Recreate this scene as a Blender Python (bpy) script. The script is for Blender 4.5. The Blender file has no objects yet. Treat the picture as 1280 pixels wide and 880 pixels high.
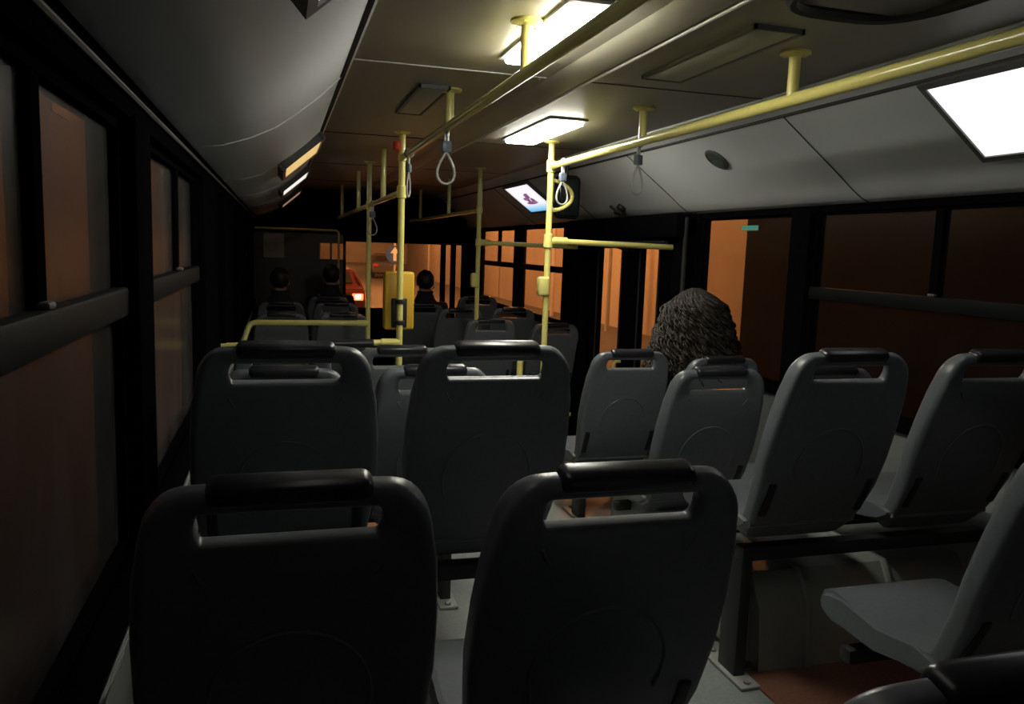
import bpy, bmesh, math, random
from mathutils import Vector, Matrix
random.seed(7)
S = bpy.context.scene
C = S.collection
PI = math.pi

# ---------------------------------------------------------------- camera, world, exposure
def make_camera():
    f = 1000.0
    F = Vector((349-640, 302-440, f)).normalized()
    b = Vector((3430, -10, 1000))
    R = (b - F*b.dot(F)).normalized()
    D = F.cross(R)
    M = Matrix((R, F, -D))                       # camera (right, down, forward) -> world
    right = M @ Vector((1,0,0)); up = M @ Vector((0,-1,0)); back = M @ Vector((0,0,-1))
    cam = bpy.data.cameras.new('camera'); o = bpy.data.objects.new('camera', cam); C.objects.link(o)
    o.matrix_world = Matrix(((right.x,up.x,back.x,0),(right.y,up.y,back.y,0),(right.z,up.z,back.z,0),(0,0,0,1)))
    cam.sensor_width = 36; cam.lens = 36*f/1280; cam.clip_start = .02; cam.clip_end = 400
    S.camera = o
make_camera()
S.view_settings.view_transform = 'Standard'; S.view_settings.look = 'None'
S.view_settings.gamma = 1; S.view_settings.use_curve_mapping = False
S.view_settings.exposure = 0.0

w = bpy.data.worlds.new('night_sky'); S.world = w; w.use_nodes = True
nt = w.node_tree; nt.nodes.clear()
wo = nt.nodes.new('ShaderNodeOutputWorld'); bg = nt.nodes.new('ShaderNodeBackground')
tc = nt.nodes.new('ShaderNodeTexCoord'); sx = nt.nodes.new('ShaderNodeSeparateXYZ'); rp = nt.nodes.new('ShaderNodeValToRGB')
nt.links.new(tc.outputs['Generated'], sx.inputs[0]); nt.links.new(sx.outputs['Z'], rp.inputs[0])
e = rp.color_ramp.elements
e[0].position = 0.0; e[0].color = (.50,.165,.055,1)
e[1].position = 0.5; e[1].color = (.03,.015,.012,1)
k = e.new(.10); k.color = (.33,.105,.036,1)
nt.links.new(rp.outputs[0], bg.inputs[0]); bg.inputs[1].default_value = .22
nt.links.new(bg.outputs[0], wo.inputs[0])

L_CEIL1, L_CEIL2, L_COVE, L_LEFT = 48.0, 36.0, 1.1, 1.0

# ---------------------------------------------------------------- materials
def mat(name, col, rough=.5, metal=0, noise=0, scale=30, bump=0, spec=.5, coat=0):
    m = bpy.data.materials.new(name); m.use_nodes = True
    n = m.node_tree; p = n.nodes['Principled BSDF']
    p.inputs['Base Color'].default_value = (*col,1); p.inputs['Roughness'].default_value = rough
    p.inputs['Metallic'].default_value = metal; p.inputs['Specular IOR Level'].default_value = spec
    p.inputs['Coat Weight'].default_value = coat
    t = n.nodes.new('ShaderNodeTexCoord'); nz = n.nodes.new('ShaderNodeTexNoise')
    nz.inputs['Scale'].default_value = scale; nz.inputs['Detail'].default_value = 4
    n.links.new(t.outputs['Object'], nz.inputs['Vector'])
    if noise:
        r = n.nodes.new('ShaderNodeValToRGB')
        r.color_ramp.elements[0].position = .3; r.color_ramp.elements[1].position = .7
        r.color_ramp.elements[0].color = (*[c*(1-noise) for c in col],1)
        r.color_ramp.elements[1].color = (*[min(1,c*(1+noise)) for c in col],1)
        n.links.new(nz.outputs['Fac'], r.inputs[0]); n.links.new(r.outputs[0], p.inputs['Base Color'])
    if bump:
        b = n.nodes.new('ShaderNodeBump'); b.inputs['Strength'].default_value = bump; b.inputs['Distance'].default_value = .002
        n.links.new(nz.outputs['Fac'], b.inputs['Height']); n.links.new(b.outputs[0], p.inputs['Normal'])
    return m
def emit(name, col, s):
    m = bpy.data.materials.new(name); m.use_nodes = True; n = m.node_tree
    p = n.nodes['Principled BSDF']
    p.inputs['Base Color'].default_value = (.6,.6,.6,1)
    p.inputs['Emission Color'].default_value = (*col,1); p.inputs['Emission Strength'].default_value = s
    return m
def glass(name, fog=.10, tint=(.75,.72,.7), seed=0):
    m = bpy.data.materials.new(name); m.use_nodes = True; n = m.node_tree; n.nodes.clear()
    o = n.nodes.new('ShaderNodeOutputMaterial'); tr = n.nodes.new('ShaderNodeBsdfTransparent'); tr.inputs[0].default_value = (*tint,1)
    df = n.nodes.new('ShaderNodeBsdfDiffuse'); df.inputs[0].default_value = (.22,.22,.22,1)
    tl = n.nodes.new('ShaderNodeBsdfTranslucent'); tl.inputs[0].default_value = (.6,.6,.6,1)
    gl = n.nodes.new('ShaderNodeBsdfGlossy'); gl.inputs[0].default_value = (1,1,1,1); gl.inputs['Roughness'].default_value = .22
    lw_ = n.nodes.new('ShaderNodeLayerWeight'); lw_.inputs['Blend'].default_value = .5
    pw = n.nodes.new('ShaderNodeMath'); pw.operation = 'POWER'; pw.inputs[1].default_value = 5; n.links.new(lw_.outputs['Facing'], pw.inputs[0])
    fr = n.nodes.new('ShaderNodeMath'); fr.operation = 'MULTIPLY_ADD'; fr.inputs[1].default_value = .35; fr.inputs[2].default_value = .015; n.links.new(pw.outputs[0], fr.inputs[0])
    a = n.nodes.new('ShaderNodeMixShader'); a.inputs[0].default_value = .5
    n.links.new(df.outputs[0], a.inputs[1]); n.links.new(tl.outputs[0], a.inputs[2])
    b = n.nodes.new('ShaderNodeMixShader')
    t = n.nodes.new('ShaderNodeTexCoord'); nz = n.nodes.new('ShaderNodeTexNoise'); nz.inputs['Scale'].default_value = 2.2; nz.inputs['Detail'].default_value = 5
    mp = n.nodes.new('ShaderNodeMapping'); mp.inputs['Scale'].default_value = (1,2.5,.7); mp.inputs['Location'].default_value = (seed,seed,seed)
    n.links.new(t.outputs['Object'], mp.inputs[0]); n.links.new(mp.outputs[0], nz.inputs['Vector'])
    mr = n.nodes.new('ShaderNodeMapRange'); mr.inputs['From Min'].default_value = .3; mr.inputs['From Max'].default_value = .7
    mr.inputs['To Min'].default_value = fog*.4; mr.inputs['To Max'].default_value = fog*1.6
    n.links.new(nz.outputs['Fac'], mr.inputs[0]); n.links.new(mr.outputs[0], b.inputs[0])
    n.links.new(tr.outputs[0], b.inputs[1]); n.links.new(a.outputs[0], b.inputs[2])
    c = n.nodes.new('ShaderNodeMixShader'); n.links.new(fr.outputs[0], c.inputs[0]); n.links.new(b.outputs[0], c.inputs[1]); n.links.new(gl.outputs[0], c.inputs[2])
    n.links.new(c.outputs[0], o.inputs[0])
    return m

M = dict(
    seat=mat('grey_seat_plastic',(.125,.14,.155),.33,noise=.08,bump=.05,scale=60),
    grip=mat('black_grip_rubber',(.018,.018,.024),.3,noise=.2),
    dark=mat('dark_metal',(.02,.02,.022),.5),
    hinge=mat('dark_hinge_plastic',(.012,.012,.013),.5),
    yellow=mat('yellow_pole_paint',(.80,.72,.23),.28,coat=.4,noise=.04),
    yellow2=mat('yellow_plastic',(.70,.42,.04),.4),
    ceil=mat('ceiling_laminate',(.31,.295,.24),.42,noise=.05,scale=3),
    cove=mat('cove_laminate',(.66,.68,.70),.45,noise=.03,scale=3),
    trim=mat('aluminium_trim',(.62,.62,.62),.35,.15),
    gap=mat('dark_gap_rubber',(.03,.03,.03),.7),
    black=mat('black_window_surround',(.004,.004,.005),1.0,spec=0),
    bar=mat('window_bar_anodised',(.005,.006,.007),.6,spec=.12),
    wall=mat('grey_wall_panel',(.30,.31,.31),.5,noise=.06),
    floor=mat('grey_green_vinyl_floor',(.21,.235,.225),.45,noise=.12,scale=90),
    brown=mat('reddish_brown_vinyl_floor',(.16,.07,.045),.5,noise=.2,scale=80),
    house=mat('grey_moulded_housing',(.26,.27,.25),.55,noise=.06),
    fixture=mat('lamp_housing_grey',(.12,.12,.125),.5),
    g_r=glass('fogged_window_glass_right',.014,(.70,.68,.66),1),
    g_l=glass('fogged_window_glass_left',.26,(.55,.5,.48),4),
    g_f=glass('windscreen_glass',.04,(.85,.82,.8),9),
    g_d=glass('door_glass',.03,(.85,.83,.8),3),
    tan=mat('brown_tinted_partition',(.05,.04,.035),.4),
    paper=mat('grey_poster_paper',(.35,.33,.30),.7,noise=.1,scale=20),
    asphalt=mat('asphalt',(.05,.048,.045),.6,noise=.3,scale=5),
    concrete=mat('pale_backdrop_facade',(.42,.38,.33),.8,noise=.12,scale=.6), build=mat('brown_facade_render',(.04,.032,.03),.8,noise=.15,scale=1.5),
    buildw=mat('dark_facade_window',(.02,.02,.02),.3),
    skin=mat('skin',(.45,.27,.19),.5),
    coat_d=mat('black_coat_cloth',(.015,.015,.018),.8,noise=.3,scale=60,bump=.3),
    coat_b=mat('dark_brown_jacket_cloth',(.035,.025,.02),.8,noise=.3,scale=60,bump=.3),
    jeans=mat('dark_blue_denim',(.02,.025,.045),.85,noise=.2,scale=80),
    shoe=mat('black_leather_shoe',(.01,.01,.01),.4),
    hair_b=mat('brown_curly_hair',(.03,.023,.018),.65,noise=.4,scale=40),
    hair_k=mat('black_hair',(.012,.01,.01),.5,noise=.3,scale=60),
    car=mat('dark_red_car_paint',(.12,.015,.01),.3,coat=.5),
    car2=mat('dark_grey_car_paint',(.05,.05,.055),.3,coat=.5),
    tyre=mat('tyre_rubber',(.01,.01,.01),.8),
    blue=mat('blue_road_sign',(.03,.10,.38),.4), white=mat('white_sign_paint',(.8,.8,.8),.5),
    teal=mat('teal_sticker',(.10,.42,.36),.5), red=mat('red_plastic',(.5,.03,.02),.4),
    clear=mat('clear_strap_plastic',(.42,.42,.40),.25), clip=mat('blue_grey_strap_clip',(.12,.15,.18),.4),
    mirror=mat('dark_mirror',(.04,.05,.05),.15,.6),
    lamp_w=emit('warm_white_ceiling_lamp',(1,.97,.85),L_CEIL1), lamp_w2=emit('warm_white_ceiling_lamp_far',(1,.97,.85),L_CEIL2),
    lamp_c=emit('white_cove_lamp',(1,.98,.97),L_COVE),
    lamp_y=emit('yellow_cove_lamp',(1,.66,.22),.75), lamp_b=emit('white_cove_lamp_far',(1,.93,.85),L_LEFT), lamp_o=emit('dim_cove_lamp',(.9,.5,.3),.35),
    tail=emit('lit_tail_lamp',(1,.12,.03),6), tailw=emit('lit_rear_lamp_glare',(1,.55,.35),14), phone=emit('phone_screen',(.8,.85,1),.5),
    sodium=emit('added_sodium_lens',(1,.5,.15),25),
)
# ---------------------------------------------------------------- helpers
def tag(o, label=None, cat=None, group=None, kind=None):
    if label: o['label'] = label
    if cat: o['category'] = cat
    if group: o['group'] = group
    if kind: o['kind'] = kind
    return o
def finish(bm, name, m, parent=None, smooth=True, loc=None, angle=35):
    me = bpy.data.meshes.new(name)
    bmesh.ops.recalc_face_normals(bm, faces=bm.faces)
    if smooth:
        a = math.radians(angle)
        for ff in bm.faces: ff.smooth = True
        for ed in bm.edges:
            ed.smooth = (len(ed.link_faces) == 2 and ed.calc_face_angle(0) < a)
    bm.to_mesh(me); bm.free()
    me.materials.append(M[m] if isinstance(m, str) else m)
    o = bpy.data.objects.new(name, me); C.objects.link(o)
    if parent: o.parent = parent
    if loc: o.location = loc
    return o
def struct(o): o['kind'] = 'structure'; return o
def empty(name, loc=(0,0,0), rz=0, **kw):
    o = bpy.data.objects.new(name, None); C.objects.link(o); o.location = loc; o.rotation_euler = (0,0,rz)
    o.empty_display_size = .05
    tag(o, **kw); return o
def box(bm, x0, x1, y0, y1, z0, z1, bev=0, seg=2, mtx=None):
    vs = [bm.verts.new((x,y,z)) for x in (x0,x1) for y in (y0,y1) for z in (z0,z1)]
    fs = [(0,1,3,2),(4,6,7,5),(0,4,5,1),(2,3,7,6),(0,2,6,4),(1,5,7,3)]
    faces = [bm.faces.new([vs[i] for i in f]) for f in fs]
    if bev:
        eds = list({e for f in faces for e in f.edges})
        r = bmesh.ops.bevel(bm, geom=eds, offset=bev, segments=seg, affect='EDGES', profile=.5)
        vs = list({v for f in r['faces'] for v in f.verts} | {v for v in vs if v.is_valid})
    if mtx: bmesh.ops.transform(bm, matrix=mtx, verts=[v for v in vs if v.is_valid])
    return vs
def BX(name, m, dims, parent=None, bev=0, **kw):
    bm = bmesh.new(); box(bm, *dims, bev=bev); return finish(bm, name, m, parent, **kw)
def tube(bm, pts, r, n=12, closed=False, caps=True):
    pts = [Vector(p) for p in pts]; N = len(pts); rings = []
    up = None
    for i,p in enumerate(pts):
        if closed: d = pts[(i+1)%N]-pts[i-1]
        else: d = pts[min(i+1,N-1)]-pts[max(i-1,0)]
        d.normalize()
        if up is None:
            up = d.orthogonal().normalized()
        else:
            up = (up - d*up.dot(d)); up = up.normalized() if up.length > 1e-6 else d.orthogonal().normalized()
        s = d.cross(up); rr = r[i] if isinstance(r,(list,tuple)) else r
        rings.append([bm.verts.new(p+(up*math.cos(a)+s*math.sin(a))*rr) for a in [2*PI*j/n for j in range(n)]])
    for i in range(N if closed else N-1):
        A, B = rings[i], rings[(i+1)%N]
        for j in range(n): bm.faces.new((A[j],A[(j+1)%n],B[(j+1)%n],B[j]))
    if caps and not closed:
        bm.faces.new(rings[0]); bm.faces.new(rings[-1])
def smooth_path(pts, r=.05, n=6):
    P = [Vector(p) for p in pts]; out = [P[0]]
    for i in range(1,len(P)-1):
        a = P[i]+(P[i-1]-P[i]).normalized()*r; b = P[i]+(P[i+1]-P[i]).normalized()*r
        for k in range(n+1):
            t = k/n; out.append(a*(1-t)**2+P[i]*2*t*(1-t)+b*t*t)
    out.append(P[-1]); return out
def lathe(bm, prof, n=20, mtx=None):
    rings = []
    new = []
    for r,z in prof:
        ring = [bm.verts.new((r*math.cos(2*PI*j/n), r*math.sin(2*PI*j/n), z)) for j in range(n)]
        rings.append(ring); new += ring
    for A,B in zip(rings, rings[1:]):
        for j in range(n): bm.faces.new((A[j],A[(j+1)%n],B[(j+1)%n],B[j]))
    bm.faces.new(rings[0]); bm.faces.new(rings[-1])
    if mtx: bmesh.ops.transform(bm, matrix=mtx, verts=new)
def extrude_profile(bm, prof, y0, y1, thick=None):   # prof in (x,z), prism along y
    A = [bm.verts.new((x,y0,z)) for x,z in prof]; B = [bm.verts.new((x,y1,z)) for x,z in prof]
    n = len(prof)
    for i in range(n): bm.faces.new((A[i],A[(i+1)%n],B[(i+1)%n],B[i]))
    bm.faces.new(A); bm.faces.new(B)
def dup(root, parent=None):
    r = root.copy(); C.objects.link(r)
    if parent: r.parent = parent
    for ch in list(root.children): dup(ch, r)
    return r

# ---------------------------------------------------------------- constants of the bus
XL, XR = -.29, 2.32
FR, FF = -1.33, -1.66          # rear floor, low front floor
CZ = .60                       # ceiling
YB, YF = -2.4, 10.0            # rear wall, front wall
STEP = 4.0
ZS, ZT = -.62, .222            # glass bottom / top

# ---------------------------------------------------------------- shell
struct(BX('floor','floor',(XL-.06,XR+.06,YB,STEP,FR-.5,FR)))
struct(BX('floor','floor',(XL-.06,XR+.06,STEP,YF,FF-.17,FF)))
struct(BX('trim_1','yellow',(XL,XR,STEP-.05,STEP+.006,FR-.03,FR+.006)))
struct(BX('trim_2','brown',(1.43,XR,1.25,2.12,FR,FR+.006)))
bm = bmesh.new(); extrude_profile(bm, [(.2,CZ),(1.78,CZ),(1.78,CZ+.06),(.2,CZ+.06)], YB, YF); struct(finish(bm,'ceiling','ceil'))

LP = [(XL+.03,.285),(-.17,.298),(-.09,.325),(-.01,.365),(.065,.42),(.13,.475),(.195,.54)]
def cove(name, prof, inner, y0=YB, y1=YF):
    off = -.05 if prof[0][0] < 1 else .05
    back = [(x+off, z+.04) for x,z in reversed(prof)]
    bm = bmesh.new(); extrude_profile(bm, prof+back, y0, y1); return struct(finish(bm,name,inner,angle=60))
cove('wall_left_cove', LP, 'cove')
RP = [(2.29,.238),(2.25,.252),(2.20,.285),(2.13,.34),(2.00,.436),(1.86,.54)]
cove('wall_right_cove', RP, 'cove')
# steps between cove and ceiling: dark gap and aluminium strip
bm = bmesh.new(); box(bm,.19,.205,YB,YF,.535,.60); struct(finish(bm,'trim_3','gap'))
bm = bmesh.new(); tube(bm,[(.222,YB,.592),(.222,YF,.592)],.011,8); struct(finish(bm,'trim_4','trim'))
bm = bmesh.new(); extrude_profile(bm,[(1.857,.549),(1.76,.592),(1.76,.62),(1.90,.60)],YB,YF); struct(finish(bm,'trim_5','cove'))
bm = bmesh.new(); tube(bm,[(1.857,YB,.543),(1.857,YF,.543)],.006,6); struct(finish(bm,'trim_6','gap'))
# upper body sealing above the coves
struct(BX('wall_left','black',(XL-.06,XL,YB,YF,ZT,.8)))
struct(BX('wall_right','black',(XR,XR+.06,YB,YF,ZT+.0,.8)))
struct(BX('ceiling','cove',(XL-.06,XR+.06,YB,YF,.70,.76)))
# black headers over the windows
bm = bmesh.new(); extrude_profile(bm,[(XL,ZT),(XL+.02,ZT),(XL+.035,.255),(XL+.03,.29),(XL,.30)],YB,YF); struct(finish(bm,'trim_7','black'))
bm = bmesh.new(); tube(bm,[(XL+.036,YB,.252),(XL+.036,YF,.252)],.005,6); struct(finish(bm,'trim_8','fixture'))
bm = bmesh.new(); extrude_profile(bm,[(XR,.21),(XR-.02,.21),(XR-.035,.238),(XR,.25)],YB,YF); struct(finish(bm,'trim_9','black'))
# lower walls
struct(BX('wall_left_lower','wall',(XL-.06,XL,YB,YF,FF,ZS-.12)))
struct(BX('wall_right_lower','wall',(XR,XR+.06,YB,4.15,FF,ZS)))
struct(BX('wall_right_lower','wall',(XR,XR+.06,5.95,YF,FF,ZS)))
bm = bmesh.new(); box(bm,XL-.06,XL+.012,YB,YF,ZS-.14,ZS-.02); box(bm,XL,XL+.055,YB,YF,ZS-.02,ZS+.0,bev=.006); struct(finish(bm,'trim_10','black'))
bm = bmesh.new(); tube(bm,[(XL+.058,YB,ZS-.006),(XL+.058,YF,ZS-.006)],.005,6); struct(finish(bm,'trim_11','wall'))
bm = bmesh.new(); box(bm,XR-.03,XR,YB,4.15,ZS-.03,ZS+.01,bev=.005); struct(finish(bm,'trim_12','black'))
bm = bmesh.new(); box(bm,XR-.03,XR,5.95,YF,ZS-.03,ZS+.01,bev=.005); struct(finish(bm,'trim_13','black'))
# rear wall and front wall
struct(BX('wall_rear','black',(XL-.06,XR+.06,YB-.06,YB,FF,.8)))
bm = bmesh.new()
WX0, WX1, WZ0, WZ1 = -.20, 1.96, -1.0, .03
for d in ((XL-.06,XR+.06,YF,YF+.06,WZ1,.8),(XL-.06,XR+.06,YF,YF+.06,FF,WZ0),(XL-.06,WX0,YF,YF+.06,WZ0,WZ1),
          (WX1,2.02,YF,YF+.06,WZ0,WZ1),(2.09,2.15,YF,YF+.06,WZ0,WZ1),(2.23,XR+.06,YF,YF+.06,WZ0,WZ1)): box(bm,*d)
struct(finish(bm,'wall_front','black',smooth=False))
bm = bmesh.new(); extrude_profile(bm,[(0,0),(.5,0),(.5,.28),(.18,.52),(0,.52)],0,2.3)
o = struct(finish(bm,'trim_14','black')); o.rotation_euler = (0,0,PI/2); o.matrix_world = Matrix.Translation((2.15,9.45,.05)) @ Matrix.Rotation(PI/2,4,'Z')
# window posts
def posts(spans, x0, x1, n0):
    for i,(a,b) in enumerate(spans):
        struct(BX('trim_%d'%(n0+i),'black',(x0,x1,a,b,ZS-.01,ZT+.01),bev=.008))
lw = [(-.9,-.1),(.05,1.70),(1.88,3.15),(3.78,4.34),(5.30,6.0),(6.9,7.7)]
rw = [(-.9,1.30),(1.46,3.13),(3.27,4.14),(6.40,7.72),(7.88,9.40)]
def gaps(ws, a, b):
    out = []; c = a
    for s,t in ws: out.append((c,s)); c = t
    out.append((c,b)); return out
posts(gaps(lw,YB,YF), XL-.06, XL+.03, 20)
rg = [g for g in gaps(rw,YB,YF) if g != (4.14,6.40)] + [(4.14,4.30),(5.84,6.40)]
posts(rg, XR-.03, XR+.06, 40)

wn = 0
def window(side, y0, y1, bar=None, div=None, gl='g_r'):
    global wn; wn += 1
    x = XL-.02 if side == 'L' else XR+.02
    r = empty('window_%d'%wn, (x,(y0+y1)/2,ZS), kind='structure')
    h = (y1-y0)/2; H = ZT-ZS
    bm = bmesh.new(); t = .022
    for d in ((-.02,.02,-h,-h+t,0,H),(-.02,.02,h-t,h,0,H),(-.02,.02,-h,h,0,t),(-.02,.02,-h,h,H-t,H)): box(bm,*d)
    finish(bm,'window_frame','black',r,smooth=False)
    BX('pane',gl,(-.003,.003,-h+.01,h-.01,.01,H-.01),r)
    if bar is not None:
        s = .03 if side == 'L' else -.03
        BX('window_bar','bar',(min(0,s),max(0,s),-h,h,bar-ZS-.028,bar-ZS+.028),r,bev=.006)
    if div is not None:
        BX('window_divider','black',(-.018,.018,div-(y0+y1)/2-.02,div-(y0+y1)/2+.02,bar-ZS,H),r,bev=.005)
        # small catch on the sliding pane
        bm = bmesh.new(); yy = div-(y0+y1)/2; sg = 1 if side=='L' else -1
        box(bm,min(0,.03*sg),max(0,.03*sg),yy-.02,yy+.012,bar-ZS+.028,bar-ZS+.038,bev=.004); finish(bm,'window_catch','fixture',r)
    return r
window('L',-.9,-.1,-.125,None,'g_l')
window('L',.05,1.70,-.125,1.16,'g_l')
window('L',1.88,3.15,-.125,2.62,'g_l')
window('L',3.78,4.34,None,None,'g_l'); window('L',5.30,6.0,None,None,'g_r'); window('L',6.9,7.7,-.125,None,'g_l')
window('R',-.9,1.30,-.148,None); window('R',1.46,3.13,-.148,2.42); window('R',3.27,4.14)
window('R',6.40,7.72,-.16,None,'g_f'); window('R',7.88,9.40,-.16,8.6,'g_f')
r = empty('window_%d'%(wn+1),(0,YF+.03,0),kind='structure')
BX('pane','g_f',(WX0,WX1,-.004,.004,WZ0,WZ1),r)
BX('pane','g_f',(2.02,2.09,-.004,.004,WZ0,WZ1),r); BX('pane','g_f',(2.15,2.23,-.004,.004,WZ0,WZ1),r)
# windscreen wiper
bm = bmesh.new(); tube(bm,[(1.2,.06,-1.0),(1.75,.06,-.62)],.008,6); tube(bm,[(1.45,.055,-.95),(1.9,.055,-.5)],.006,6); finish(bm,'wiper','dark',r)

# middle door (two leaves)
def door(n, y0, y1, p0, p1):
    r = empty('door_%d'%n,(XR+.02,(y0+y1)/2,FF),kind='structure'); c=(y0+y1)/2
    zt, zb = .035-FF, .25
    top = .19-FF
    bm = bmesh.new()
    for d in ((-.02,.02,y0-c,p0-c,0,top),(-.02,.02,p1-c,y1-c,0,top),(-.02,.02,p0-c,p1-c,0,zb),(-.02,.02,p0-c,p1-c,zt,top)): box(bm,*d)
    finish(bm,'door_leaf','black',r,smooth=False)
    BX('pane','g_d',(-.003,.003,p0-c,p1-c,zb,zt),r)
    bm = bmesh.new(); box(bm,-.026,-.018,p0-c-.015,p0-c,zb,zt); box(bm,-.026,-.018,p1-c,p1-c+.015,zb,zt); finish(bm,'rubber_seal','gap',r)
    bm = bmesh.new(); tube(bm,smooth_path([(-.02,p0-c-.06,.9),(-.07,p0-c-.06,.9),(-.07,p0-c-.06,.5),(-.02,p0-c-.06,.5)],.03),.012,8); finish(bm,'door_handle','yellow',r)
door(1,5.06,5.84,5.24,5.66); door(2,4.30,5.05,4.66,4.93)
struct(BX('trim_60','black',(XR-.16,XR+.05,4.15,5.95,.10,.235),bev=.012))       # door gear cover
struct(BX('trim_61','black',(XR-.10,XR+.05,4.15,4.30,FF,.22),bev=.01))
struct(BX('trim_62','black',(XR-.07,XR+.05,5.86,6.02,FF,.22),bev=.01))
struct(BX('trim_63','gap',(XR-.106,XR-.095,4.13,4.16,FF,.215)))
bm = bmesh.new(); tube(bm,[(XR-.14,4.3,.07),(XR-.14,5.8,.07)],.014,8)
tube(bm,[(XR-.14,4.75,.07),(XR-.10,4.95,.05),(XR-.02,5.0,.02)],.012,6); tube(bm,[(XR-.14,5.3,.07),(XR-.10,5.15,.05),(XR-.02,5.1,.02)],.012,6)
tag(finish(bm,'door_linkage','dark'),'dark metal opening rod and arms above the middle bus door','door linkage')

# cove seams
for side,P in (('left',LP),('right',RP)):
    for i,y in enumerate((1.0,2.75,4.2,5.6,7.1)):
        bm = bmesh.new(); sgn = 1 if side=='left' else -1
        tube(bm,[(x+sgn*.001,y,z-.001) for x,z in P],.0025,6); struct(finish(bm,'trim_%d'%(70+i+(10 if side=='right' else 0)),'gap' if side=='right' else 'cove'))
# ceiling channel and seams, hatches
bm = bmesh.new(); extrude_profile(bm,[(.90,.602),(.93,.585),(1.02,.585),(1.03,.602)],YB,YF); struct(finish(bm,'trim_90','ceil'))
bm = bmesh.new(); tube(bm,[(1.036,YB,.588),(1.036,YF,.588)],.007,8); struct(finish(bm,'trim_91','trim'))
for i,y in enumerate((1.0,2.75,4.55,6.3,8.0)):
    struct(BX('trim_%d'%(92+i),'trim' if i==1 else 'gap',(.2,.90,y,y+.012,.597,.601))); struct(BX('trim_%d'%(97+i),'gap',(1.03,1.76,y,y+.010,.598,.601)))
def slot_panel(x0,x1,y0,y1,label):
    r = empty('ceiling_vent',((x0+x1)/2,(y0+y1)/2,CZ),label=label,cat='air vent'); a=(x1-x0)/2; b=(y1-y0)/2
    BX('vent_panel','ceil',(-a+.012,a-.012,-b+.012,b-.012,-.012,.0),r,bev=.003)
    bm=bmesh.new()
    for d in ((-a,-a+.008,-b,b,-.014,0),(a-.008,a,-b,b,-.014,0),(-a,a,-b,-b+.008,-.014,0),(-a,a,b-.008,b,-.014,0)): box(bm,*d)
    finish(bm,'vent_frame','fixture',r,smooth=False)
slot_panel(1.18,1.33,1.90,2.58,'long narrow beige vent panel recessed in the ceiling beside the bright trim line')
slot_panel(.50,.62,3.05,3.70,'narrow dark-edged vent panel in the ceiling left of the left handrail')
bm = bmesh.new()
r = empty('roof_hatch',(1.28,1.38,CZ),label='dark oval roof hatch rim at the top edge of the ceiling',cat='roof hatch')
pts=[(.20*math.copysign(abs(math.cos(t))**.6,math.cos(t)),.34*math.copysign(abs(math.sin(t))**.6,math.sin(t)),-.012) for t in [2*PI*i/40 for i in range(40)]]
tube(bm,pts,.018,8,closed=True); finish(bm,'hatch_rim','gap',r)
BX('hatch_cover','fixture',(-.17,.17,-.30,.30,-.016,-.002),r,bev=.006)

# ---------------------------------------------------------------- lights of the bus
def ceiling_light(x0,x1,y0,y1,m,label):
    r = empty('ceiling_light',((x0+x1)/2,(y0+y1)/2,CZ),label=label,cat='ceiling light',group='ceiling lights'); a=(x1-x0)/2; b=(y1-y0)/2
    bm=bmesh.new(); box(bm,-a,a,-b,b,-.028,-.006,bev=.01); finish(bm,'diffuser',m,r)
    bm=bmesh.new(); box(bm,-a-.012,a+.012,-b-.03,b+.03,-.010,-.0005,bev=.004); finish(bm,'lamp_housing','trim',r)
ceiling_light(.675,.795,1.90,2.50,'lamp_w','large glaring ceiling light by the left handrail, nearest the camera')
ceiling_light(1.18,1.345,3.54,4.30,'lamp_w2','smaller bright ceiling light above the tall right yellow pole')
def cove_light(side, y0, y1, m, label, protr=.035):
    if side == 'R': a, b = Vector((1.868,0,.534)), Vector((2.125,0,.344))
    else: a, b = Vector((.185,0,.530)), Vector((.005,0,.375))
    d = (b-a).normalized(); n = Vector((-d.z,0,d.x))
    c = (a+b)/2
    if n.dot(Vector((1,0,0))*( -1 if side=='R' else 1)) < 0: n = -n
    L = (b-a).length
    r = empty('cove_light',(c.x,(y0+y1)/2,c.z),label=label,cat='cove light')
    mtx = Matrix(((d.x,0,n.x,0),(0,1,0,0),(d.z,0,n.z,0),(0,0,0,1)))
    h=(y1-y0)/2; t=.014
    bm=bmesh.new()
    for q in ((-L/2-t,-L/2+.006,-h-t,h+t,0,protr+.006),(L/2-.006,L/2+t,-h-t,h+t,0,protr+.006),(-L/2,L/2,-h-t,-h+.006,0,protr+.006),(-L/2,L/2,h-.006,h+t,0,protr+.006)):
        box(bm,*q,mtx=mtx)
    finish(bm,'lamp_housing','fixture',r,smooth=False)
    bm=bmesh.new(); box(bm,-L/2,L/2,-h,h,.004,protr,mtx=mtx); finish(bm,'diffuser',m,r,smooth=False)
    return r, mtx, L, h, protr
cove_light('R',1.15,2.05,'lamp_c','wide blown-out white light panel in the right cove at the picture edge',.012)
cove_light('L',.45,1.22,'lamp_b','boxed light panel of the left cove at the top edge of the picture',.06)
cove_light('L',4.1,4.75,'lamp_y','yellowish cove light on the left, largest of the three distant ones',.032)
cove_light('L',5.95,6.6,'lamp_b','narrow white cove light on the left, between the yellowish and the dim one',.03)
cove_light('L',8.1,8.8,'lamp_o','dim farthest cove light on the left')
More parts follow.
